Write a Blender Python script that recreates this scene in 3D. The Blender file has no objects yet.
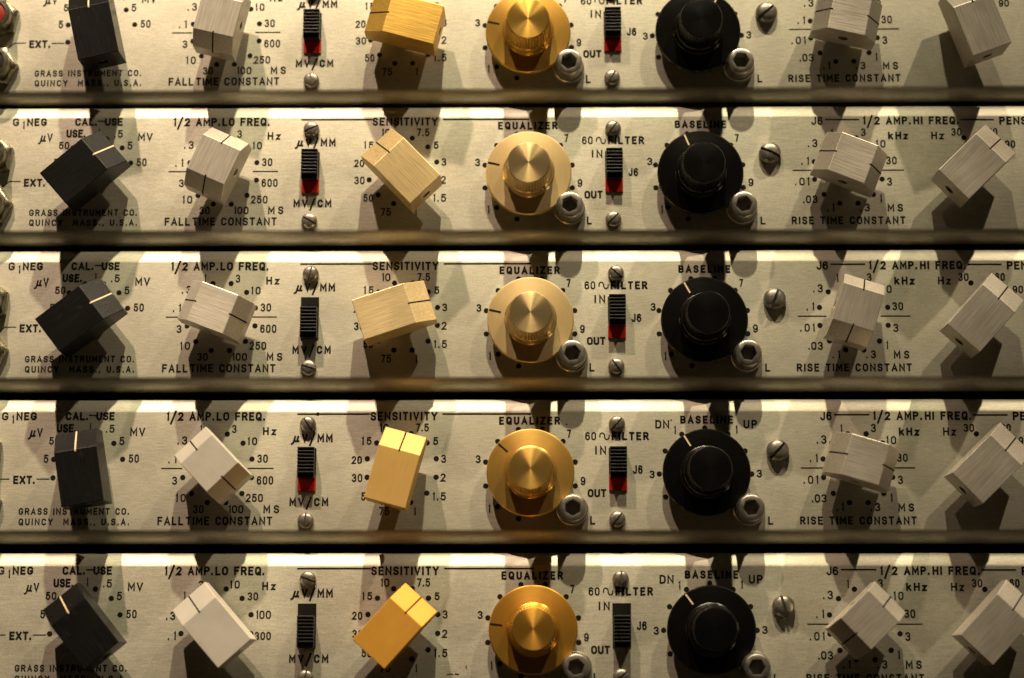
import bpy, bmesh, math, random
from mathutils import Vector, Matrix
random.seed(7)
MM = 0.001
PITCH = 44.45
PI = math.pi
scene = bpy.context.scene
COL = scene.collection

# ------------------------------------------------------------------ materials
def new_mat(name):
    m = bpy.data.materials.new(name); m.use_nodes = True
    nt = m.node_tree
    for n in list(nt.nodes): nt.nodes.remove(n)
    out = nt.nodes.new('ShaderNodeOutputMaterial'); b = nt.nodes.new('ShaderNodeBsdfPrincipled')
    nt.links.new(b.outputs[0], out.inputs[0])
    return m, nt, b

def noise(nt, vec, scale, detail=2.0, rough=0.5):
    n = nt.nodes.new('ShaderNodeTexNoise'); n.inputs['Scale'].default_value = scale
    n.inputs['Detail'].default_value = detail; n.inputs['Roughness'].default_value = rough
    nt.links.new(vec, n.inputs['Vector']); return n.outputs['Fac']

def mapping(nt, vec, scale):
    mp = nt.nodes.new('ShaderNodeMapping'); mp.inputs['Scale'].default_value = scale
    nt.links.new(vec, mp.inputs['Vector']); return mp.outputs['Vector']

def ramp(nt, fac, p0, c0, p1, c1):
    r = nt.nodes.new('ShaderNodeValToRGB'); e = r.color_ramp.elements
    e[0].position = p0; e[0].color = (*c0, 1); e[1].position = p1; e[1].color = (*c1, 1)
    nt.links.new(fac, r.inputs[0]); return r.outputs['Color']

def mul(nt, a, b):
    m = nt.nodes.new('ShaderNodeMix'); m.data_type = 'RGBA'; m.blend_type = 'MULTIPLY'; m.inputs['Factor'].default_value = 1
    nt.links.new(a, m.inputs['A']); nt.links.new(b, m.inputs['B']); return m.outputs['Result']

def mrange(nt, fac, a, b, c, d):
    m = nt.nodes.new('ShaderNodeMapRange'); nt.links.new(fac, m.inputs['Value'])
    m.inputs['From Min'].default_value = a; m.inputs['From Max'].default_value = b
    m.inputs['To Min'].default_value = c; m.inputs['To Max'].default_value = d
    return m.outputs['Result']

def brushed(name, col, metal=1.0, rough=0.45, aniso=0.5, grain=(1, 1, 1), contrast=0.12, bump=0.12,
            tangent=None, radial=False, dirt=0.12, rot=0.0, spec=0.5, speck=0.0, mottle=0.0, wear=None):
    """metal with a directional grain: `grain` stretches the noise (small number = long streaks)"""
    m, nt, b = new_mat(name)
    tc = nt.nodes.new('ShaderNodeTexCoord'); oc = tc.outputs['Object']
    oi = nt.nodes.new('ShaderNodeObjectInfo')
    add = nt.nodes.new('ShaderNodeVectorMath'); add.operation = 'ADD'
    sc = nt.nodes.new('ShaderNodeVectorMath'); sc.operation = 'SCALE'; sc.inputs['Scale'].default_value = 0.37
    comb = nt.nodes.new('ShaderNodeCombineXYZ')
    for i in range(3): nt.links.new(oi.outputs['Random'], comb.inputs[i])
    nt.links.new(comb.outputs[0], sc.inputs[0]); nt.links.new(oc, add.inputs[0]); nt.links.new(sc.outputs[0], add.inputs[1])
    vec = add.outputs[0]
    if radial:
        sep = nt.nodes.new('ShaderNodeSeparateXYZ'); nt.links.new(oc, sep.inputs[0])
        l = nt.nodes.new('ShaderNodeVectorMath'); l.operation = 'LENGTH'
        c2 = nt.nodes.new('ShaderNodeCombineXYZ'); nt.links.new(sep.outputs[0], c2.inputs[0]); nt.links.new(sep.outputs[2], c2.inputs[2])
        nt.links.new(c2.outputs[0], l.inputs[0])
        c3 = nt.nodes.new('ShaderNodeCombineXYZ'); nt.links.new(l.outputs['Value'], c3.inputs[0])
        fine = noise(nt, c3.outputs[0], 2600, 3.0, 0.7)
    else:
        fine = noise(nt, mapping(nt, vec, grain), 2600, 4.0, 0.65)
    blot = noise(nt, vec, 55, 5.0, 0.6)
    base = ramp(nt, fine, 0.3, tuple(c * (1 - contrast) for c in col), 0.7, tuple(min(1, c * (1 + contrast)) for c in col))
    base = mul(nt, base, ramp(nt, blot, 0.3, (1 - dirt, 1 - dirt * 1.05, 1 - dirt * 1.2), 0.62, (1, 1, 1)))
    if speck > 0:
        v = nt.nodes.new('ShaderNodeTexVoronoi'); v.inputs['Scale'].default_value = 85; nt.links.new(vec, v.inputs['Vector'])
        w = noise(nt, vec, 900, 2.0)
        a = nt.nodes.new('ShaderNodeMath'); a.operation = 'MULTIPLY_ADD'; nt.links.new(w, a.inputs[0]); a.inputs[1].default_value = 0.05
        nt.links.new(v.outputs['Distance'], a.inputs[2])
        base = mul(nt, base, ramp(nt, a.outputs[0], 0.045, (1 - speck,) * 3, 0.075, (1, 1, 1)))
    if mottle > 0:
        g = noise(nt, vec, 2300, 2.0, 0.7)
        base = mul(nt, base, ramp(nt, g, 0.32, (1 - mottle,) * 3, 0.66, (1, 1, 1)))
    if wear:
        wn = noise(nt, mapping(nt, vec, (0.5, 1, 1)), 420, 5.0, 0.68)
        mx = nt.nodes.new('ShaderNodeMix'); mx.data_type = 'RGBA'
        nt.links.new(mrange(nt, wn, 0.60, 0.74, 0.0, 0.55), mx.inputs['Factor']); nt.links.new(base, mx.inputs['A']); mx.inputs['B'].default_value = (*wear, 1)
        base = mx.outputs['Result']
    nt.links.new(base, b.inputs['Base Color'])
    b.inputs['Metallic'].default_value = metal
    b.inputs['Specular IOR Level'].default_value = spec
    nt.links.new(mrange(nt, blot, 0.3, 0.7, rough - 0.04, rough + 0.05), b.inputs['Roughness'])
    b.inputs['Anisotropic'].default_value = aniso; b.inputs['Anisotropic Rotation'].default_value = rot
    if tangent:
        t = nt.nodes.new('ShaderNodeTangent')
        if tangent == 'UV': t.direction_type = 'UV_MAP'
        else: t.direction_type = 'RADIAL'; t.axis = tangent
        nt.links.new(t.outputs[0], b.inputs['Tangent'])
    if bump > 0:
        bp = nt.nodes.new('ShaderNodeBump'); bp.inputs['Strength'].default_value = bump; bp.inputs['Distance'].default_value = 0.0002
        nt.links.new(fine, bp.inputs['Height']); nt.links.new(bp.outputs[0], b.inputs['Normal'])
    return m

def plain(name, col, rough=0.5, metal=0.0, mott=0.15, bump=0.05, scale=400, spec=0.5):
    m, nt, b = new_mat(name)
    tc = nt.nodes.new('ShaderNodeTexCoord')
    f = noise(nt, tc.outputs['Object'], scale, 4.0, 0.6)
    nt.links.new(ramp(nt, f, 0.3, tuple(c * (1 - mott) for c in col), 0.7, tuple(min(1, c * (1 + mott)) for c in col)), b.inputs['Base Color'])
    nt.links.new(mrange(nt, f, 0.3, 0.7, rough - 0.05, rough + 0.06), b.inputs['Roughness'])
    b.inputs['Metallic'].default_value = metal; b.inputs['Specular IOR Level'].default_value = spec
    if bump:
        bp = nt.nodes.new('ShaderNodeBump'); bp.inputs['Strength'].default_value = bump; bp.inputs['Distance'].default_value = 0.0001
        nt.links.new(f, bp.inputs['Height']); nt.links.new(bp.outputs[0], b.inputs['Normal'])
    return m

M = {}
M['face'] = brushed('brushed_aluminium_faceplate', (0.60, 0.57, 0.465), metal=0.55, rough=0.50, aniso=0.35, rot=0.25, grain=(0.13, 1, 1.0),
                    contrast=0.13, bump=0.16, mottle=0.19, tangent='UV', dirt=0.08, speck=0.10)
M['ink'] = plain('black_panel_ink', (0.012, 0.011, 0.010), rough=0.7, mott=0.3, bump=0, spec=0.08)
BAR = dict(metal=0.6, rough=0.40, aniso=0.4, rot=0.25, grain=(0.04, 1, 1), contrast=0.20, bump=0.32, tangent='UV', dirt=0.13)
M['silver'] = brushed('silver_anodised_knob', (0.66, 0.60, 0.52), **BAR)
M['white'] = brushed('pale_anodised_knob', (0.74, 0.69, 0.61), **{**BAR, 'contrast': 0.03, 'metal': 0.45, 'bump': 0.06})
M['gold1'] = brushed('bright_gold_knob', (0.72, 0.44, 0.09), **BAR)
M['gold2'] = brushed('champagne_gold_knob', (0.74, 0.56, 0.28), **BAR, wear=(0.30, 0.20, 0.09))
M['gold3'] = brushed('pale_champagne_knob', (0.80, 0.62, 0.33), **BAR)
M['gold4'] = brushed('matte_gold_knob', (0.67, 0.42, 0.13), **{**BAR, 'contrast': 0.04, 'metal': 0.3, 'rough': 0.5, 'bump': 0.08})
M['gold5'] = brushed('deep_amber_gold_knob', (0.72, 0.36, 0.05), **{**BAR, 'contrast': 0.04, 'metal': 0.35, 'rough': 0.48, 'bump': 0.08})
TURN = dict(metal=0.85, rough=0.35, aniso=0.82, rot=0.25, contrast=0.07, bump=0.16, tangent='Y', radial=True, dirt=0.06)
for i, c in enumerate([(0.74, 0.44, 0.09), (0.68, 0.51, 0.25), (0.68, 0.51, 0.25), (0.74, 0.46, 0.12), (0.72, 0.38, 0.06)]):
    M['dial%d' % i] = brushed('turned_gold_dial_%d' % i, c, **TURN)
    M['skirt%d' % i] = brushed('satin_gold_skirt_%d' % i, c, **{**TURN, 'metal': 0.6 if i in (1, 2) else 0.82, 'rough': 0.46 if i in (1, 2) else 0.40, 'aniso': 0.4 if i in (1, 2) else 0.6})
M['blackturn'] = brushed('black_turned_dial', (0.003, 0.0028, 0.0027), **{**TURN, 'metal': 0.0, 'rough': 0.25, 'spec': 0.42, 'aniso': 0.3, 'bump': 0.3})
M['blackbar'] = brushed('black_anodised_knob', (0.0065, 0.0062, 0.006), **{**BAR, 'metal': 0.0, 'rough': 0.36, 'spec': 0.2, 'contrast': 0.35, 'aniso': 0.1, 'wear': (0.03, 0.027, 0.025)})
M['chrome'] = plain('worn_nickel', (0.40, 0.37, 0.32), rough=0.34, metal=0.85, mott=0.12, scale=700)
M['steel'] = plain('dull_steel_screw', (0.27, 0.245, 0.21), rough=0.40, metal=0.8, mott=0.25, bump=0.25, scale=900)
M['dark'] = plain('dark_recess', (0.012, 0.011, 0.010), rough=0.6)
M['plastic'] = plain('black_switch_plastic', (0.008, 0.0075, 0.007), rough=0.42, spec=0.3)
M['red'] = plain('red_switch_plastic', (0.52, 0.014, 0.006), rough=0.45)
M['redjack'] = plain('dark_red_jack_plastic', (0.20, 0.010, 0.005), rough=0.4)
M['nickel'] = plain('tarnished_nickel', (0.30, 0.275, 0.20), rough=0.30, metal=0.95, mott=0.15, scale=700)
M['brass'] = plain('brass_set_screw', (0.62, 0.40, 0.12), rough=0.35, metal=1.0)
M['whiteline'] = plain('cream_pointer_paint', (0.62, 0.49, 0.30), rough=0.5)
M['rack'] = plain('black_rack_paint', (0.006, 0.006, 0.007), rough=0.45)

# ------------------------------------------------------------------ mesh helpers (all in mm; h = height in front of the panel)
def P(x, z, h): return Vector((x * MM, -h * MM, z * MM))

def finish(bm, name, mat, bevel=0.0, smooth=None, uv=False):
    bmesh.ops.remove_doubles(bm, verts=bm.verts, dist=1e-7)
    bmesh.ops.recalc_face_normals(bm, faces=bm.faces)
    if bevel:
        es = [e for e in bm.edges if len(e.link_faces) == 2 and e.calc_face_angle(0) > math.radians(28)]
        bmesh.ops.bevel(bm, geom=es, offset=bevel * MM, segments=2, profile=0.5, affect='EDGES', clamp_overlap=True)
    if smooth is not None:
        for f in bm.faces: f.smooth = True
        for e in bm.edges:
            if len(e.link_faces) == 2 and e.calc_face_angle(0) > math.radians(smooth): e.smooth = False
    if uv:
        l = bm.loops.layers.uv.new('UVMap')
        for f in bm.faces:
            for lp in f.loops: lp[l].uv = (lp.vert.co.x * 5, (lp.vert.co.z - lp.vert.co.y) * 5)
    me = bpy.data.meshes.new(name); bm.to_mesh(me); bm.free()
    me.materials.append(mat)
    return me

def link(me, name, parent, loc=(0, 0, 0), ry=0.0, label=None):
    o = bpy.data.objects.new(name, me); COL.objects.link(o)
    o.parent = parent; o.location = loc; o.rotation_euler = (0, ry, 0)
    if label: o['label'] = label
    return o

def empty(name, parent=None, loc=(0, 0, 0), ry=0.0):
    o = bpy.data.objects.new(name, None); COL.objects.link(o)
    o.empty_display_size = 0.01; o.parent = parent; o.location = loc; o.rotation_euler = (0, ry, 0)
    return o

def box(bm, x0, x1, z0, z1, h0, h1):
    v = [bm.verts.new(P(x, z, h)) for h in (h0, h1) for z in (z0, z1) for x in (x0, x1)]
    for q in [(0, 1, 3, 2), (4, 6, 7, 5), (0, 4, 5, 1), (2, 3, 7, 6), (0, 2, 6, 4), (1, 5, 7, 3)]:
        bm.faces.new([v[i] for i in q])

def lathe(bm, prof, n=64, rfun=None):
    """prof: (radius, height) pairs round the Y axis"""
    rings = []
    for r, h in prof:
        if r < 1e-6: rings.append([bm.verts.new(P(0, 0, h))])
        else:
            rings.append([bm.verts.new(P((r + (rfun(r, h, i) if rfun else 0)) * math.cos(2 * PI * i / n),
                                         (r + (rfun(r, h, i) if rfun else 0)) * math.sin(2 * PI * i / n), h)) for i in range(n)])
    for a, b in zip(rings, rings[1:]):
        for i in range(n):
            j = (i + 1) % n
            if len(a) == 1 and len(b) == 1: continue
            if len(a) == 1: bm.faces.new((a[0], b[i], b[j]))
            elif len(b) == 1: bm.faces.new((a[i], b[0], a[j]))
            else: bm.faces.new((a[i], b[i], b[j], a[j]))

CACHE = {}
def cached(key, fn):
    if key not in CACHE: CACHE[key] = fn()
    return CACHE[key]

# ------------------------------------------------------------------ stroke lettering
def arc(cx, cy, rx, ry, a0, a1, n=10):
    return [(cx + rx * math.cos(math.radians(a0 + (a1 - a0) * i / n)), cy + ry * math.sin(math.radians(a0 + (a1 - a0) * i / n))) for i in range(n + 1)]
OV = arc(.5, .70, .5, .30, 0, 180) + arc(.5, .30, .5, .30, 180, 360) + [(1, .70)]
SIX = arc(.5, .72, .48, .28, 25, 180, 8) + arc(.5, .31, .5, .31, 180, 540, 16)
G = {
 'A': (.54, [[(0, 0), (.5, 1), (1, 0)], [(.17, .3), (.83, .3)]]),
 'B': (.48, [[(0, .52), (.6, .52)] + arc(.6, .27, .4, .25, 90, -90, 8)[1:] + [(0, .02), (0, 1), (.55, 1)] + arc(.55, .76, .38, .24, 90, -90, 8)[1:]]),
 'C': (.48, [arc(.5, .70, .5, .30, 15, 180) + arc(.5, .30, .5, .30, 180, 345)]),
 'D': (.50, [[(0, 0), (0, 1), (.45, 1)] + arc(.45, .68, .55, .32, 90, 0, 6)[1:] + arc(.45, .32, .55, .32, 0, -90, 6) + [(0, 0)]]),
 'E': (.42, [[(1, 0), (0, 0), (0, 1), (1, 1)], [(0, .52), (.85, .52)]]),
 'F': (.42, [[(0, 0), (0, 1), (1, 1)], [(0, .52), (.85, .52)]]),
 'G': (.50, [arc(.5, .70, .5, .30, 15, 180) + arc(.5, .30, .5, .30, 180, 360) + [(1, .43), (.58, .43)]]),
 'H': (.50, [[(0, 0), (0, 1)], [(1, 0), (1, 1)], [(0, .52), (1, .52)]]),
 'I': (.001, [[(.5, 0), (.5, 1)]]),
 'J': (.38, [arc(.5, .28, .5, .28, 190, 360, 8) + [(1, 1)]]),
 'K': (.50, [[(0, 0), (0, 1)], [(1, 1), (0, .38)], [(.32, .56), (1, 0)]]),
 'L': (.40, [[(0, 1), (0, 0), (1, 0)]]),
 'M': (.60, [[(0, 0), (0, 1), (.5, .28), (1, 1), (1, 0)]]),
 'N': (.52, [[(0, 0), (0, 1), (1, 0), (1, 1)]]),
 'O': (.50, [OV]),
 'P': (.46, [[(0, 0), (0, 1), (.55, 1)] + arc(.55, .74, .45, .26, 90, -90, 8)[1:] + [(0, .48)]]),
 'Q': (.50, [OV, [(.58, .28), (1.02, -.04)]]),
 'R': (.48, [[(0, 0), (0, 1), (.55, 1)] + arc(.55, .75, .43, .25, 90, -90, 8)[1:] + [(0, .5)], [(.5, .5), (1, 0)]]),
 'S': (.46, [arc(.5, .755, .48, .245, 15, 270, 12) + arc(.5, .255, .5, .255, 90, -165, 12)[1:]]),
 'T': (.46, [[(0, 1), (1, 1)], [(.5, 1), (.5, 0)]]),
 'U': (.48, [[(0, 1), (0, .3)] + arc(.5, .3, .5, .3, 180, 360) + [(1, 1)]]),
 'V': (.52, [[(0, 1), (.5, 0), (1, 1)]]),
 'X': (.50, [[(0, 0), (1, 1)], [(0, 1), (1, 0)]]),
 'Y': (.52, [[(0, 1), (.5, .46), (1, 1)], [(.5, .46), (.5, 0)]]),
 'Z': (.46, [[(0, 1), (1, 1), (0, 0), (1, 0)]]),
 'k': (.42, [[(0, 0), (0, 1)], [(.9, .7), (0, .3)], [(.32, .45), (1, 0)]]),
 'z': (.36, [[(0, .66), (1, .66), (0, 0), (1, 0)]]),
 '0': (.44, [OV]),
 '1': (.07, [[(0, .9), (1, 1), (1, 0)]]),
 '2': (.44, [arc(.5, .72, .48, .28, 165, -25, 10) + [(0, 0), (1, 0)]]),
 '3': (.44, [arc(.48, .755, .46, .245, 160, -75, 10) + [(.32, .51)] + arc(.5, .26, .5, .26, 75, -160, 10)]),
 '5': (.44, [[(.92, 1), (.12, 1), (.05, .52)] + arc(.48, .33, .52, .33, 135, -155, 12)]),
 '6': (.44, [SIX]),
 '7': (.42, [[(0, 1), (1, 1), (.35, 0)]]),
 '9': (.44, [[(1 - x, 1 - y) for x, y in SIX]]),
 '.': (.02, [[(0, -.01), (0, .09)]]),
 ',': (.06, [[(1, .08), (1, -.02), (.2, -.16)]]),
 '/': (.50, [[(-.1, -.55), (1, 1.25)]]),
 '-': (.40, [[(0, .56), (1, .56)]]),
 '~': (.74, [arc(.26, .52, .26, .36, 200, 0, 10) + arc(.78, .48, .26, .36, 180, 380, 10)]),
 'u': (.62, [[(-.42, -.36), (-.2, -.3), (-.02, -.1), (.28, .72)], [(.12, .25)] + arc(.42, .22, .28, .2, 190, 340, 6) + [(.88, .72)], [(.74, .3), (.78, .03), (.98, .03)]]),
 ' ': (.16, []), '_': (-.28, []),
}
class Ink:
    def __init__(s): s.bm = bmesh.new(); s.k = 0
    def stroke(s, pts, w):
        s.k += 1
        h = 0.035 + 0.0009 * (s.k % 23)
        q = [Vector(p) for p in pts]
        out = [q[0]]
        for p in q[1:]:
            if (p - out[-1]).length > 0.02: out.append(p)
        q = out
        if len(q) < 2: return
        closed = (q[0] - q[-1]).length < 0.06 and len(q) > 4
        if closed: q = q[:-1]
        n = len(q); L = []
        for i in range(n):
            if closed: a, b = q[i] - q[i - 1], q[(i + 1) % n] - q[i]
            else: a = q[i] - q[i - 1] if i else q[1] - q[0]; b = q[i + 1] - q[i] if i < n - 1 else a
            a = a.normalized(); b = b.normalized()
            na, nb = Vector((-a.y, a.x)), Vector((-b.y, b.x))
            m = na + nb
            if m.length < 0.3: m = na
            m.normalize(); d = max(m.dot(na), 0.42)
            p = q[i].copy()
            if not closed and i == 0: p -= a * w * .42
            if not closed and i == n - 1: p += a * w * .42
            L.append((s.bm.verts.new(P(p.x + m.x * w / 2 / d, p.y + m.y * w / 2 / d, h)), s.bm.verts.new(P(p.x - m.x * w / 2 / d, p.y - m.y * w / 2 / d, h))))
        for i in range(n if closed else n - 1):
            a, b = L[i], L[(i + 1) % n]
            try: s.bm.faces.new((a[0], a[1], b[1], b[0]))
            except ValueError: pass
    def dot(s, x, z, r):
        s.k += 1
        vs = [s.bm.verts.new(P(x + r * math.cos(2 * PI * i / 20), z + r * math.sin(2 * PI * i / 20), 0.035 + 0.0009 * (s.k % 23))) for i in range(20)]
        s.bm.faces.new(vs)
    def text(s, t, xl, xr, zb, zt, w=0.57):
        """fit the string between xl..xr and zb..zt (outer extents)"""
        if all(c in '0123456789.' for c in t): w = min(w, .42)
        elif len(t) <= 2: w = min(w, .48)
        xl += w / 2; xr -= w / 2; zb += w / 2 + 0.05; zt -= w / 2 + 0.05
        H = zt - zb
        ws = [G[c][0] * H for c in t]
        tot = sum(ws); n = len(t)
        if n == 1:
            k = min(1.4, max(0.9, (xr - xl) / tot)) if tot > 0.4 else 1.0; gap = 0
            x = (xl + xr) / 2 - tot * k / 2
        else:
            k = 1.0
            if n <= 4:
                k = min(1.3, max(0.72, (xr - xl - (n - 1) * 0.38 * H) / tot))
            else:
                k = min(1.22, max(0.8, (xr - xl - (n - 1) * 0.37 * H) / tot))
            gap = (xr - xl - tot * k) / (n - 1)
            x = xl
        for c, cw in zip(t, ws):
            for pl in G[c][1]:
                s.stroke([(x + px * cw * k, zb + py * H) for px, py in pl], w)
            x += cw * k + gap
    def build(s, name, parent):
        for f in s.bm.faces:
            f.normal_update()
            if f.normal.y > 0: f.normal_flip()
        me = bpy.data.meshes.new(name); s.bm.to_mesh(me); s.bm.free(); me.materials.append(M['ink'])
        return link(me, name, parent)

# ------------------------------------------------------------------ parts
X0, X1 = -176.0, 182.0
def faceplate():
    bm = bmesh.new()
    zt, zb, dep = 18.45, -15.5, 15.0
    prof = [(zb, 0.0)]
    outer = []
    # top roll: quick crease to 32 deg, then an easy bend to 90
    z, h = zt, 0.0
    def walk(z, h, sgn, segs):
        pts = [(z, h)]
        ang = 0
        for da, L in segs:
            ang += da
            z += sgn * math.cos(math.radians(ang)) * L; h -= math.sin(math.radians(ang)) * L
            pts.append((z, h))
        return pts
    top = walk(zt, 0, 1, [(8, .25), (9, .3), (7, .5), (3, 1.0), (5, 1.0), (8, .7), (9, .6), (10, .6), (10, .5), (10, .4), (10, .3)])
    bot = walk(zb, 0, -1, [(7, .35), (9, .45), (9, .5), (8, .7), (8, .85), (8, .9), (9, .95), (9, .9), (9, .75), (8, .5), (6, .5)])
    top.append((top[-1][0], -dep)); bot.append((bot[-1][0], -dep))
    loop = list(reversed(top)) + bot
    th = 1.1
    inner = [(bot[-1][0] + th, -dep), (bot[-1][0] + th, bot[-2][1]), (zb + .2, -th), (zt - .2, -th), (top[-1][0] - th, top[-2][1]), (top[-1][0] - th, -dep)]
    full = loop + inner
    a = [bm.verts.new(P(X0, z, h)) for z, h in full]; b = [bm.verts.new(P(X1, z, h)) for z, h in full]
    n = len(full)
    for i in range(n):
        j = (i + 1) % n
        bm.faces.new((a[i], a[j], b[j], b[i]))
    # sheet ends as strips of quads between outer and inner profile
    for vs in (a, b):
        bm.faces.new(vs)
    me = finish(bm, 'faceplate', M['face'], smooth=25, uv=True)
    return me

def rect_hole_face(bm, corners, circle):
    """bridge a 4-corner outline to a ring of 16 verts (ring starts at corner 0's direction)"""
    n = len(circle); q = n // 4
    for c in range(4):
        for i in range(q):
            bm.faces.new((corners[c], circle[(c * q + i - q // 2) % n], circle[(c * q + i + 1 - q // 2) % n]))
        bm.faces.new((corners[c], circle[(c * q + q - q // 2) % n], corners[(c + 1) % 4]))

HT, HB, HV, W2 = 16.6, 4.6, 11.2, 6.1       # block top, underside, outer lip of the bevel, half width
def block(double):
    """bar knob lying along X: pointed (bevelled) end at +X"""
    xt, xb, xe = (-5.6, 5.6, 9.5) if double else (-12.75, 2.95, 8.8)
    bm = bmesh.new()
    prof = [(xe, HB), (xe, HV), (xb, HT), (xt, HT)]
    prof += [(-xe, HV), (-xe, HB)] if double else [(xt, HB)]
    n = len(prof)
    a = [bm.verts.new(P(x, -W2, h)) for x, h in prof]; b = [bm.verts.new(P(x, W2, h)) for x, h in prof]
    for i in range(n): bm.faces.new((a[i], a[(i + 1) % n], b[(i + 1) % n], b[i]))
    bm.faces.new(a); bm.faces.new(b)
    bm.normal_update()
    es = [e for e in bm.edges if e.calc_face_angle(0) > math.radians(20)]
    bmesh.ops.recalc_face_normals(bm, faces=bm.faces)
    bmesh.ops.bevel(bm, geom=es, offset=0.17 * MM, segments=2, profile=0.5, affect='EDGES', clamp_overlap=True)
    # set-screw hole: inset a circle in the tail end (single) or in both flanks (double)
    bm.normal_update()
    def hole(axis, sgn, cen, R):
        best = max((f for f in bm.faces if f.normal[axis] * sgn > 0.99), key=lambda f: f.calc_area())
        edges = list(best.edges)
        bm.faces.remove(best)
        ring = []; deep = []
        for i in range(20):
            t = 2 * PI * i / 20
            c = Vector(cen)
            u = (0, 1, 2); o = [k for k in u if k != axis]
            p = c.copy(); p[o[0]] += R * math.cos(t) * MM; p[o[1]] += R * math.sin(t) * MM
            d = p.copy(); d[axis] -= sgn * 2.6 * MM
            ring.append(bm.verts.new(p)); deep.append(bm.verts.new(d))
        re = []
        for i in range(20):
            j = (i + 1) % 20
            bm.faces.new((ring[i], ring[j], deep[j], deep[i]))
            re.append(bm.edges.get((ring[i], ring[j])))
        bm.faces.new(deep)
        bmesh.ops.triangle_fill(bm, use_beauty=True, use_dissolve=False, edges=edges + re)
    if double:
        hole(2, 1, (0, -10.2 * MM, W2 * MM), 1.45); hole(2, -1, (0, -10.2 * MM, -W2 * MM), 1.45)
    else:
        hole(0, -1, (xt * MM, -10.2 * MM, 0), 1.5)
    return bm

def pointer(double):
    xb, xe = (5.6, 9.5) if double else (2.95, 8.8)
    bm = bmesh.new()
    e, w = 0.03, 0.22
    sl = math.atan2(HT - HV, xe - xb)
    def rib(pts):
        a = [bm.verts.new(P(x, -w, h)) for x, h in pts]; b = [bm.verts.new(P(x, w, h)) for x, h in pts]
        for i in range(len(pts) - 1): bm.faces.new((a[i], a[i + 1], b[i + 1], b[i]))
        c = [bm.verts.new(P(x, -w, h - .1) + Vector((-.0001 if i > 1 else 0, 0, 0))) for i, (x, h) in enumerate(pts)]
        d = [bm.verts.new(P(x, w, h - .1) + Vector((-.0001 if i > 1 else 0, 0, 0))) for i, (x, h) in enumerate(pts)]
        for i in range(len(pts) - 1):
            bm.faces.new((a[i], c[i], c[i + 1], a[i + 1])); bm.faces.new((b[i], b[i + 1], d[i + 1], d[i]))
        bm.faces.new((a[0], b[0], d[0], c[0])); bm.faces.new((a[-1], c[-1], d[-1], b[-1]))
    base = [(xb - .55, HT + e), (xb - .02, HT + e), (xe - .02 + e * math.sin(sl), HV + .02 + e * math.cos(sl)), (xe + e, HV - .12), (xe + e, HV - 1.6)]
    rib(base)
    if double:
        n0 = len(bm.verts)
        bm2 = bmesh.new(); bm2.free()
        rib([(-x, h) for x, h in base])
    return bm

def shaft_bm():
    bm = bmesh.new(); lathe(bm, [(0, 0.2), (4.4, 0.2), (4.4, 1.4), (3.4, 1.6), (3.4, HB + .4), (0, HB + .4)], 32); return bm

def bar_knob(parent, x, z, ang, double, mat, label, line='ink', screw=None):
    k = empty('bar_knob', parent, P(x, z, 0), -math.radians(ang)); k['label'] = label
    link(cached(('block', double, mat), lambda: finish(block(double), 'knob_body', M[mat], uv=True)), 'knob_body', k)
    link(cached(('pointer', double, line), lambda: finish(pointer(double), 'pointer_line', M[line])), 'pointer_line', k)
    link(cached('shaft', lambda: finish(shaft_bm(), 'shaft', M['steel'], smooth=30)), 'shaft', k)
    def scr():
        bm = bmesh.new()
        lathe(bm, [(0.62, 0.0), (0.72, 0.5), (1.2, 0.6), (1.3, 0.4), (1.3, -0.2), (0.62, -.2), (.62, 0)], 24)
        return bm
    sm = screw or 'dark'
    me = cached(('setscrew', sm), lambda: finish(scr(), 'set_screw', M[sm], smooth=30))
    for s in ((1, -1) if double else (0,)):
        o = link(me, 'set_screw', k)
        if double:
            o.rotation_euler = (-PI / 2 * s, 0, 0); o.location = (0, -10.2 * MM, s * (W2 - 2.3) * MM)
        else:
            o.rotation_euler = (0, 0, -PI / 2); o.location = ((-12.75 + 1.3) * MM, -10.2 * MM, 0)
    return k

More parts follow.
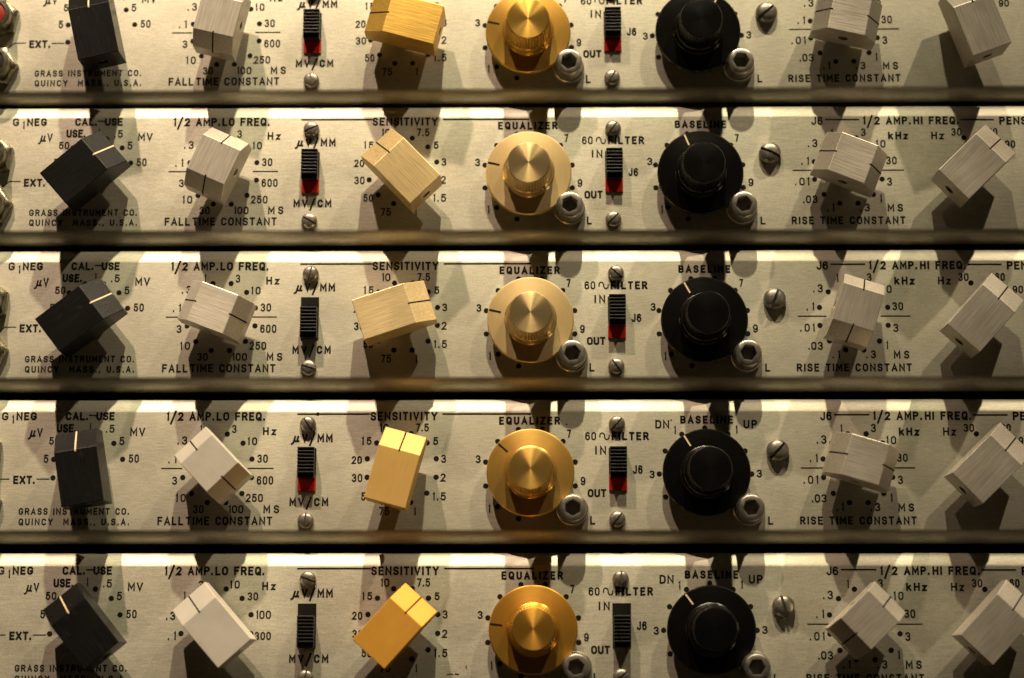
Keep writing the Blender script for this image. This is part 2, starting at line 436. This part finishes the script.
def dial_knob(parent, x, z, ang, mat, label, line='ink'):
    k = empty('dial_knob', parent, P(x, z, 0), -math.radians(ang)); k['label'] = label
    def skirt():
        bm = bmesh.new(); lathe(bm, [(4, 1.0), (4, 3.1), (12.3, 3.1), (12.75, 3.35), (12.75, 4.15), (12.4, 4.55), (7.6, 5.0), (0, 5.0)], 96); return bm
    def cap():
        bm = bmesh.new()
        N = 192
        fl = lambda r, h, i: (0.12 * math.cos(2 * PI * i / N * 48) if 8.6 < h < 16.6 and r > 6.0 else 0)
        lathe(bm, [(7.9, 4.9), (7.4, 5.15), (7.15, 5.6), (7.1, 7.4), (6.95, 7.9), (6.75, 8.1), (6.65, 8.8), (6.2, 16.5), (6.1, 16.7), (5.9, 16.95), (5.8, 16.97), (0.6, 17.0), (0, 17.0)], N, fl)
        return bm
    def line_bm():
        bm = bmesh.new(); box(bm, 8.9, 12.45, -.24, .24, 4.45, 4.95)
        for v in bm.verts:
            if v.co.x > .011: v.co.y += .00029
        return bm
    def scr():
        bm = bmesh.new(); lathe(bm, [(0, 0.5), (.5, .45), (.9, .2), (.95, 0), (.95, -1.0)], 20); return bm
    link(cached(('skirt', mat), lambda: finish(skirt(), 'skirt', M[mat.replace('dial', 'skirt')], smooth=28)), 'skirt', k)
    link(cached(('cap', mat), lambda: finish(cap(), 'cap', M[mat], smooth=35)), 'cap', k)
    link(cached(('dline', line), lambda: finish(line_bm(), 'pointer_line', M[line])), 'pointer_line', k)
    o = link(cached(('dscrew', mat), lambda: finish(scr(), 'set_screw', M[mat], smooth=50)), 'set_screw', k)
    t = math.radians(-48 - ang)
    o.rotation_euler = (0, 0, 0); o.location = (7.1 * MM * math.cos(t), -6.9 * MM, 7.1 * MM * math.sin(t))
    o.rotation_mode = 'QUATERNION'
    o.rotation_quaternion = Vector((0, -1, 0)).rotation_difference(Vector((math.cos(t), 0, math.sin(t))))
    return k

def hexring(r, h, n=24, rot=0.0):
    pts = []
    for i in range(n):
        t = 2 * PI * i / n
        a = (t + PI / 6) % (PI / 3) - PI / 6
        rr = r * math.cos(PI / 6) / math.cos(a)
        pts.append(P(rr * math.cos(t + rot), rr * math.sin(t + rot), h))
    return pts

def lock_nut(parent, x, z, rot, label):
    k = empty('lock_nut', parent, P(x, z, 0), rot); k['label'] = label
    def collar():
        bm = bmesh.new(); lathe(bm, [(3.0, .1), (4.7, .1), (4.75, 1.2), (4.6, 2.3), (4.3, 2.6), (3.0, 2.6)], 48); return bm
    def head():
        bm = bmesh.new(); n = 24
        prof = [(4.1, 2.5), (4.05, 6.2), (3.95, 8.0), (3.65, 8.7), (3.3, 8.9)]
        lathe(bm, prof, n)
        bm.verts.ensure_lookup_table()
        last = list(bm.verts)[-n:]
        h1 = [bm.verts.new(p) for p in hexring(2.55, 8.9)]; h2 = [bm.verts.new(p) for p in hexring(2.35, 8.5)]; h3 = [bm.verts.new(p) for p in hexring(2.3, 5.0)]
        for a, b in ((last, h1), (h1, h2), (h2, h3)):
            for i in range(n):
                j = (i + 1) % n; bm.faces.new((a[i], a[j], b[j], b[i]))
        bm.faces.new(h3)
        return bm
    link(cached('collar', lambda: finish(collar(), 'collar', M['chrome'], smooth=30)), 'collar', k)
    link(cached('hexhead', lambda: finish(head(), 'socket_head', M['chrome'], smooth=30)), 'socket_head', k)
    return k

def screw_mesh(r, ht, slot):
    bm = bmesh.new()
    prof = [(r * .96, 0.05), (r, .25 * ht), (r * .97, .5 * ht), (r * .86, .74 * ht), (r * .66, .9 * ht), (r * .35, .98 * ht), (0, ht)]
    lathe(bm, prof, 40)
    bmesh.ops.recalc_face_normals(bm, faces=bm.faces)
    allv = bmesh.new()
    tmp = bpy.data.meshes.new('tmp'); bm.to_mesh(tmp); bm.free()
    for s in (1, -1):
        b2 = bmesh.new(); b2.from_mesh(tmp)
        r_ = bmesh.ops.bisect_plane(b2, geom=b2.verts[:] + b2.edges[:] + b2.faces[:], plane_co=(0, 0, s * slot / 2 * MM), plane_no=(0, 0, s), clear_inner=True)
        cut = [e for e in r_['geom_cut'] if isinstance(e, bmesh.types.BMEdge)]
        # wall of the slot: fan along the cut profile down to the slot floor level
        vs = sorted({v for e in cut for v in e.verts}, key=lambda v: v.co.x)
        if len(vs) > 2:
            try: b2.faces.new(vs)
            except ValueError: pass
        t2 = bpy.data.meshes.new('t2'); b2.to_mesh(t2); b2.free()
        allv.from_mesh(t2); bpy.data.meshes.remove(t2)
    bpy.data.meshes.remove(tmp)
    lathe(allv, [(r * .97, 0.04), (r * .95, .42 * ht), (0, .44 * ht)], 40)
    return finish(allv, 'panel_screw', M['steel'], smooth=32)

def panel_screw(parent, x, z, big, ang):
    me = cached(('screw', big), lambda: screw_mesh(3.3, 2.9, .85) if big else screw_mesh(2.38, 1.9, .5))
    return link(me, 'panel_screw', parent, P(x, z, 0), -math.radians(ang), label='larger slotted round-head screw' if big else None)

def slide_switch(parent, x, zc, up, label):
    k = empty('slide_switch', parent, P(x, zc, 0)); k['label'] = label
    def plate():
        bm = bmesh.new(); box(bm, -2.65, 2.65, -6.3, 6.3, .03, .22); return bm
    def red():
        bm = bmesh.new(); box(bm, -2.6, 2.6, -6.25, -1.6, .1, .5); return bm
    def slider():
        bm = bmesh.new(); box(bm, -2.4, 2.4, -4.5, 4.5, .25, 4.0)
        n = 8
        for i in range(n):
            z = -2.9 + i * 1.01
            box(bm, -2.4, 2.4, z - .22, z + .22, 3.95, 4.75)
        return bm
    link(cached('swplate', lambda: finish(plate(), 'slot', M['plastic'])), 'slot', k)
    if up: link(cached('swred', lambda: finish(red(), 'red_insert', M['red'])), 'red_insert', k)
    link(cached('swslider', lambda: finish(slider(), 'slider', M['plastic'], bevel=.08)), 'slider', k, (0, 0, (1.8 if up else -1.75) * MM))
    return k

def jack(parent, x, z, col, rot, label):
    k = empty('jack_socket', parent, P(x, z, 0), rot); k['label'] = label
    def nut():
        bm = bmesh.new(); n = 36
        rings = []
        for rr, h in ((6.4, .05), (6.6, .4), (6.6, 2.2), (6.0, 2.9)): rings.append([bm.verts.new(p) for p in hexring(rr, h, n)])
        for rr, h in ((5.2, 3.1), (4.9, 3.3), (4.8, 6.2), (4.4, 6.8), (3.6, 6.9), (3.3, 6.2)):
            rings.append([bm.verts.new(P(rr * math.cos(2 * PI * i / n), rr * math.sin(2 * PI * i / n), h)) for i in range(n)])
        for a, b in zip(rings, rings[1:]):
            for i in range(n):
                j = (i + 1) % n; bm.faces.new((a[i], a[j], b[j], b[i]))
        return bm
    def ins():
        bm = bmesh.new(); lathe(bm, [(3.5, 5.5), (3.4, 6.4), (2.9, 6.6), (1.3, 6.6), (1.25, 3.0), (0, 3.0)], 32); return bm
    link(cached('jnut', lambda: finish(nut(), 'hex_nut', M['nickel'], smooth=30)), 'hex_nut', k)
    link(cached(('jins', col), lambda: finish(ins(), 'socket', M[col], smooth=30)), 'socket', k)
    return k

# ------------------------------------------------------------------ legends (mm on the faceplate)
RING = dict(cal=(-127.2, 2.05), lo=(-89.3, 2.1), sens=(-35.45, 2.15), hi=(97.4, 2.0), pen=(134.9, 1.95), eq=(2.1, .35), base=(53.05, .32))
def ring_dots(ink, c, R, angs, r=.78):
    for a in angs: ink.dot(RING[c][0] + R * math.cos(math.radians(a)), RING[c][1] + R * math.sin(math.radians(a)), r)

def legends(root, kind_lo5, updn, extline, falltime=True):
    i = Ink()                                                   # input selector at the far left
    for t in [('G', -153.0, -151.0, 16.2, 18.75), ('1', -150.2, -149.1, 15.2, 17.75), ('NEG', -148.7, -142.7, 16.2, 18.75), ('CAL.', -134.2, -127.6, 16.2, 18.75),
              ('USE', -125.2, -119.8, 16.2, 18.75), ('uV', -144.6, -140.8, 11.3, 14.0), ('USE.', -136.7, -130.9, 12.6, 15.2), ('.5', -122.3, -119.7, 12.5, 15.0),
              ('MV', -115.1, -110.7, 11.5, 14.1), ('5', -118.2, -116.7, 8.85, 11.4), ('50', -115.3, -112.3, 3.7, 6.25), ('50', -138.8, -135.7, 9.0, 11.4), ('5', -140.2, -138.8, 3.7, 6.2),
              ('EXT.', -148.9, -142.5, -2.5, 0.05)]: i.text(*t)
    i.stroke([(-127.2, 17.7), (-125.0, 17.7)], .32); i.stroke([(-126.8, 13.1), (-126.8, 15.3)], .3)
    if extline == 'bent': i.stroke([(-156.5, -3.6), (-153.3, -.85), (-150.0, -.85)], .26)
    else: i.stroke([(-158, -1.0), (-150.1, -1.0)], .26)
    i.stroke([(-142.0, -1.0), (-138.4, -1.0)], .26)
    ring_dots(i, 'cal', 10.45, [15, 45, 75, 105, 135, 165, 195])
    i.build('input_legend', root)
    i = Ink()                                                   # maker's lines
    i.text('GRASS INSTRUMENT CO.', -146.95, -114.7, -11.5, -9.4, .40); i.text('QUINCY  MASS., U.S.A.', -146.85, -114.6, -14.55, -12.45, .40)
    i.build('maker_legend', root)
    i = Ink()                                                   # low frequency dial
    i.text('1/2 AMP._LO FREQ.', -104.5, -75.6, 16.0, 18.7); i.text('Hz', -76.2, -72.3, 11.75, 14.25)
    if kind_lo5:
        lab = [('3', -94.7, -93.1, 12.1, 14.55), ('10', -85.5, -82.7, 12.2, 14.65), ('30', -80.4, -77.3, 8.8, 11.25), ('100', -77.8, -73.5, 3.5, 6.0), ('300', -78.1, -73.4, -2.5, -.05),
               ('1', -99.1, -98.1, 9.0, 11.45), ('.3', -103.8, -101.1, 3.25, 5.7), ('.1', -103.1, -100.8, -2.5, 0)]
        angs = [-15 + 30 * k for k in range(8)]
    else:
        lab = [('1', -94.8, -93.8, 12.4, 14.9), ('3', -85.3, -83.9, 12.35, 14.9), ('10', -80.6, -77.8, 8.8, 11.25), ('30', -77.7, -74.6, 3.65, 6.2), ('600', -77.7, -72.9, -2.75, -.15), ('250', -80.8, -75.8, -7.8, -5.3),
               ('100', -85.7, -81.4, -11.1, -8.65), ('30', -96.1, -93.0, -11.1, -8.65), ('10', -101.2, -98.3, -7.8, -5.3), ('3', -102.45, -100.95, -2.75, -.25), ('.1', -103.7, -101.3, 3.5, 6.0), ('.3', -101.2, -98.3, 9.0, 11.55)]
        angs = [15 + 30 * k for k in range(12)]
        i.stroke([(-105.6, 2.06), (-99.7, 2.06)], .34); i.stroke([(-80.3, 2.06), (-73.0, 2.06)], .34)
        i.text('MS', -75.6, -71.0, -11.1, -8.6)
    for t in lab: i.text(*t)
    if not kind_lo5: i.text('FALL_TIME CONSTANT', -106.4, -72.95, -14.55, -11.95, .50)
    ring_dots(i, 'lo', 10.4, angs)
    i.build('low_frequency_legend', root)
    i = Ink()                                                   # meter switch
    i.text('uV/MM', -67.4, -55.7, 9.6, 12.25); i.text('MV/CM', -68.1, -56.7, -9.05, -6.5)
    i.stroke([(-66.0, 18.0), (-45.0, 18.0)], .44)
    if updn and not kind_lo5 and extline == 'straight': i.dot(-60.2, 18.0, .5)
    i.build('meter_legend', root)
    i = Ink()                                                   # sensitivity
    i.text('SENSITIVITY', -44.75, -25.1, 16.0, 18.7)
    i.stroke([(-23.4, 18.0), (2.1, 18.0)], .44)
    for t in [('10', -41.9, -39.4, 12.7, 15.2), ('7.5', -31.45, -27.6, 12.75, 15.25), ('5', -26.3, -24.85, 8.85, 11.25), ('3', -24.0, -22.5, 3.6, 6.1), ('2', -24.15, -22.6, -1.9, .6), ('1.5', -26.35, -22.5, -7.4, -4.9),
              ('1', -32.0, -31.0, -11.7, -9.3), ('75', -42.0, -38.9, -11.7, -9.2), ('15', -47.2, -44.3, 8.9, 11.3), ('50', -47.2, -44.3, -7.4, -4.9), ('30', -50.0, -46.9, -2.0, .5), ('20', -50.1, -47.1, 3.3, 5.7)]: i.text(*t)
    ring_dots(i, 'sens', 10.42, [15 + 30 * k for k in range(12)])
    i.build('sensitivity_legend', root)
    i = Ink()
    i.text('EQUALIZER', -7.05, 10.8, 14.75, 17.25)
    for t in [('3', -13.9, -12.4, 3.5, 5.9), ('1', -10.4, -9.3, -11.0, -8.5), ('7', 12.8, 14.0, 10.85, 13.4), ('9', 16.7, 18.1, -2.95, -.4)]: i.text(*t)
    i.text('L', 19.4, 20.9, -14.4, -11.8)
    ring_dots(i, 'eq', 13.5, [-105 + 30 * k for k in range(12) if k not in (2, 1)])
    if updn and not kind_lo5 and extline == 'straight':
        i.dot(12.7, 14.9, .25)
    if kind_lo5:
        i.stroke([(-22.6, -12.3), (-21.6, -12.0), (-20.9, -12.3)], .25); i.stroke([(-20.2, -12.1), (-19.4, -12.2)], .35); i.stroke([(-17.0, -9.7), (-17.3, -10.2), (-16.9, -10.5)], .2)
    i.build('equalizer_legend', root)
    i = Ink()
    i.text('60', 18.1, 21.3, 10.15, 12.7); i.text('~', 22.1, 25.3, 9.9, 12.9, .36); i.text('FILTER', 25.8, 36.7, 10.15, 12.7)
    i.text('IN', 21.0, 24.2, 6.0, 8.55); i.text('OUT', 18.7, 24.2, -6.5, -4.0); i.text('J6', 31.9, 34.8, .35, 2.95)
    i.build('filter_legend', root)
    i = Ink()
    if updn:
        i.text('BASELINE', 45.9, 61.4, 15.0, 17.5)
        for t in [('DN', 38.6, 42.7, 13.6, 16.2), ('UP', 64.4, 68.4, 13.6, 16.2), ('1', 43.8, 44.9, 11.95, 14.4), ('3', 36.7, 38.3, -.95, 1.4), ('1', 61.8, 62.9, 12.1, 14.55), ('3', 67.9, 69.5, -.75, 1.65)]: i.text(*t)
        if not kind_lo5 and extline == 'straight': i.dot(43.3, 16.1, .22)
        ring_dots(i, 'base', 13.45, [30 * k for k in range(8)])
    else:
        i.text('BASELINE', 45.9, 61.3, 15.05, 17.55)
        for t in [('3', 37.5, 39.1, 3.7, 6.1), ('1', 41.2, 42.3, -11.1, -8.6), ('7', 63.8, 65.0, 10.8, 13.3), ('9', 67.6, 69.1, -2.85, -.3)]: i.text(*t)
        ring_dots(i, 'base', 13.5, [-105 + 30 * k for k in range(12) if k not in (2, 1)])
    i.text('L', 71.0, 72.5, -14.5, -11.95)
    i.build('baseline_legend', root)
    i = Ink()                                                   # high frequency dial
    i.text('J6', 86.8, 90.2, 15.95, 18.6); i.text('1/2 AMP._HI FREQ.', 102.3, 130.9, 16.0, 18.65)
    i.stroke([(91.1, 17.65), (101.0, 17.65)], .44)
    for t in [('kHz', 109.6, 115.6, 11.4, 13.95), ('1', 92.4, 93.4, 12.25, 14.8), ('3', 101.5, 103.0, 12.45, 15.0), ('10', 105.95, 108.8, 8.9, 11.4), ('30', 108.8, 112.0, 3.75, 6.3), ('3', 108.9, 110.4, -2.75, -.15), ('1', 106.4, 107.5, -7.9, -5.4),
              ('.3', 100.7, 103.6, -10.6, -8.1), ('.1', 90.8, 93.0, -10.6, -8.1), ('.03', 83.8, 88.1, -8.05, -5.55), ('.01', 81.5, 85.8, -2.65, -.1), ('.1', 83.5, 85.8, 3.7, 6.2), ('.3', 85.6, 88.5, 9.1, 11.7), ('MS', 108.8, 113.4, -10.7, -8.2)]: i.text(*t)
    i.text('RISE TIME CONSTANT', 80.25, 114.0, -14.5, -12.0, .50)
    i.stroke([(81.0, 2.06), (89.2, 2.06)], .34); i.stroke([(105.4, 2.06), (113.9, 2.06)], .34)
    ring_dots(i, 'hi', 10.4, [15 + 30 * k for k in range(12)])
    i.build('high_frequency_legend', root)
    i = Ink()
    i.text('PENS', 143.0, 151.2, 15.9, 18.55); i.stroke([(131.6, 17.55), (141.3, 17.55)], .44)
    for t in [('Hz', 122.5, 126.3, 11.4, 13.95), ('30', 128.5, 131.6, 12.5, 15.0), ('60', 139.4, 142.3, 12.5, 15.0), ('90', 144.4, 147.5, 8.8, 11.2)]: i.text(*t)
    ring_dots(i, 'pen', 10.4, [45, 75, 105])
    i.build('pen_legend', root)

# ------------------------------------------------------------------ the five amplifier modules
SH = [-0.48, -0.39, 0.10, 0.03, 0.74]; SV = [-0.78, 0.18, 0.42, 0.0, -0.60]
ROWS = [
 dict(label='top silver amplifier panel cropped by the photo edge, with bright gold knobs',
      cal=102.6, lo=76.5, lo_d=True, sens=165, hi=167.5, pen=109.5, eq=165, base=60, mv=True, fi=True, updn=True, lo5=False, lom='silver', him='silver', penm='silver', sm='gold1', ext='bent'),
 dict(label='second silver amplifier panel from top, champagne sensitivity knob scuffed and pointing up left',
      cal=41.2, lo=65.7, lo_d=True, sens=133.9, hi=158.4, pen=44.1, eq=165, base=112, mv=True, fi=True, updn=False, lo5=False, lom='silver', him='silver', penm='silver', sm='gold2', ext='bent'),
 dict(label='middle silver amplifier panel, champagne sensitivity knob pointing right, meter switch down and filter switch up',
      cal=38, lo=-20.7, lo_d=True, sens=18.2, hi=72.3, pen=47.7, eq=166, base=118, mv=False, fi=True, updn=False, lo5=False, lom='silver', him='silver', penm='silver', sm='gold3', ext='bent'),
 dict(label='fourth silver amplifier panel from top, with upright matte gold sensitivity knob',
      cal=99.8, lo=133.6, lo_d=True, sens=74.8, hi=163.2, pen=44, eq=138, base=121, mv=True, fi=True, updn=True, lo5=False, lom='white', him='silver', penm='silver', sm='gold4', ext='straight'),
 dict(label='lowest silver amplifier panel with deep amber gold knobs and both slide switches down',
      cal=129, lo=131.4, lo_d=False, sens=48, hi=43.7, pen=46.6, eq=172, base=126, mv=False, fi=False, updn=True, lo5=True, lom='white', him='silver', penm='silver', sm='gold5', ext='straight'),
]
OFF = dict(cal=[(.25, .25), (.6, -.7), (.6, -.35), (.35, .9), (.6, .75)], lo=[(0, 0), (-.25, -.55), (0, -.2), (.25, -.15), (-.45, 1.0)],
           sens=[(-1.0, -.2), (-1.2, -.5), (.1, .1), (-.4, .7), (0, .65)], hi=[(-.7, -.2), (-1.1, -.4), (-1.25, -.2), (-.55, .8), (-1.2, .85)],
           pen=[(-1.2, .35), (-.65, .5), (-.45, .2), (-.25, 1.5), (-.55, 1.8)])     # how far each knob sits off the middle of its printed scale
def seat(c, r): return RING[c][0] + OFF[c][r][0], RING[c][1] + OFF[c][r][1]
SANG = [(None, 100, None, 60, 40), (25, 150, 55, 45, 155), (80, -18, -42, -55, 68), (125, 85, 48, 52, 46), (160, 80, 85, 40, 105)]
NR = [.2, .1, .35, .0, .25]
fp = faceplate()
for r, d in enumerate(ROWS):
    root = empty('amplifier_panel', None, P(SH[r], -(r - 2) * PITCH + SV[r], 0), -.003 if r == 0 else 0)
    root['label'] = d['label']; root['category'] = 'amplifier'; root['group'] = 'stacked amplifier panels'
    link(fp, 'faceplate', root)
    legends(root, d['lo5'], d['updn'], d['ext'])
    bar_knob(root, *seat('cal', r), d['cal'], False, 'blackbar', 'matte black bar knob with a cream pointer line', 'whiteline', 'brass')
    bar_knob(root, *seat('lo', r), d['lo'], d['lo_d'], d['lom'], 'silver bar knob at the low frequency scale')
    bar_knob(root, *seat('sens', r), d['sens'], False, d['sm'], 'gold bar knob at the sensitivity scale')
    bar_knob(root, *seat('hi', r), d['hi'], True, d['him'], 'silver bar knob at the rise time scale')
    bar_knob(root, *seat('pen', r), d['pen'], False, d['penm'], 'silver bar knob at the right end')
    dial_knob(root, *RING['eq'], d['eq'], 'dial%d' % r, 'round gold dial knob below the word EQUALIZER')
    dial_knob(root, *RING['base'], d['base'], 'blackturn', 'round black dial knob below the word BASELINE', 'whiteline')
    lock_nut(root, 14.2, -10.2, NR[r], 'hex socket lock beside the gold dial')
    lock_nut(root, 65.3, -10.2, NR[4 - r] + .3, 'hex socket lock beside the black dial')
    slide_switch(root, -63.1, 1.65, d['mv'], 'black slide switch pushed %s' % ('up, red showing below' if d['mv'] else 'down'))
    slide_switch(root, 27.6, 1.75, d['fi'], 'black slide switch pushed %s' % ('up, red showing below' if d['fi'] else 'down'))
    a = SANG[r]
    for (x, z), an in zip([(-63.0, 14.9), (-63.2, -13.2), (27.4, 15.0), (27.3, -12.8)], (a[0] or 30, a[1], a[2] or 50, a[3])):
        panel_screw(root, x, z, False, an)
    panel_screw(root, 74.1, 7.1, True, a[4])
    jack(root, -158.3, 6.6, 'redjack', .2 + r, 'chrome jack nut with red socket'); jack(root, -158.2, -8.4, 'plastic', .5 + r, 'chrome jack nut below the red one')

# ------------------------------------------------------------------ black rack behind and between the panels
rack = empty('equipment_rack', None, P(0, -2.6 * PITCH, -60))
rack['label'] = 'black metal rack seen only in the narrow dark gaps between the panels'; rack['category'] = 'rack'
bm = bmesh.new(); box(bm, X0 - 12, X1 + 12, 0, 5.2 * PITCH, -2, 0)
link(finish(bm, 'back_plate', M['rack']), 'back_plate', rack)
for g in range(6):
    bm = bmesh.new(); box(bm, X0 - 4, X1 + 4, -.22, .22, 0, 53)
    zc = 2.6 * PITCH + (2.5 - g) * PITCH + 0.45 + (SV[min(g, 4)] + SV[max(g - 1, 0)]) / 2
    link(finish(bm, 'shelf', M['rack']), 'shelf', rack, (0, 0, zc * MM))

# ------------------------------------------------------------------ lamps: three warm spotlights above the rack
def spot(name, x, y, z, target, energy, col, size, blend, rad):
    l = bpy.data.lights.new(name, 'SPOT'); l.energy = energy; l.color = col; l.spot_size = math.radians(size); l.spot_blend = blend; l.shadow_soft_size = rad
    o = bpy.data.objects.new(name, l); COL.objects.link(o)
    o.location = Vector((x, y, z)) * MM
    o.rotation_euler = (Vector(target) * MM - o.location).to_track_quat('-Z', 'Y').to_euler()
spot('spotlight', 30, -490, 960, (-165, 0, -50), 56, (1.0, 0.88, 0.57), 42, 1.0, .012)
spot('spotlight', -250, -460, 960, (-190, 0, -50), 57, (1.0, 0.73, 0.54), 38, 1.0, .012)
spot('spotlight', 540, -460, 1080, (-60, 0, -50), 38, (1.0, 0.82, 0.57), 36, 1.0, .012)

w = bpy.data.worlds.new('World'); scene.world = w; w.use_nodes = True
nt = w.node_tree; bg = nt.nodes['Background']
gn = nt.nodes.new('ShaderNodeTexCoord'); sp = nt.nodes.new('ShaderNodeSeparateXYZ'); nt.links.new(gn.outputs['Generated'], sp.inputs[0])
nt.links.new(ramp(nt, mrange(nt, sp.outputs[2], -1, 1, 0, 1), 0.12, (0.06, 0.042, 0.022), 0.24, (0.004, 0.003, 0.002)), bg.inputs[0])   # dim warm floor glow added below to brighten lower bevels, dark hall above
bg.inputs[1].default_value = 1.0

# ------------------------------------------------------------------ camera
cam = bpy.data.cameras.new('camera'); co = bpy.data.objects.new('camera', cam); COL.objects.link(co)
rt = Vector((9.99957556e-01, 9.21292471e-03, 8.50e-05)); up = Vector((0.00142718, -0.16400879, 0.98645785)); fw = Vector((-0.00910211, 0.98641586, 0.16401497))
co.matrix_world = Matrix(((rt.x, up.x, -fw.x, 2.152 * MM), (rt.y, up.y, -fw.y, -585.764 * MM), (rt.z, up.z, -fw.z, -101.623 * MM), (0, 0, 0, 1)))
cam.sensor_width = 36; cam.lens = 2015.35 / 1024 * 36
cam.clip_start = 0.01; cam.clip_end = 50
cam.dof.use_dof = True; cam.dof.focus_distance = 0.588; cam.dof.aperture_fstop = 6.0
scene.camera = co
scene.cycles.max_bounces = 3; scene.cycles.diffuse_bounces = 1; scene.cycles.glossy_bounces = 2
scene.view_settings.view_transform = 'Standard'; scene.view_settings.look = 'None'; scene.view_settings.exposure = 0; scene.view_settings.gamma = 1
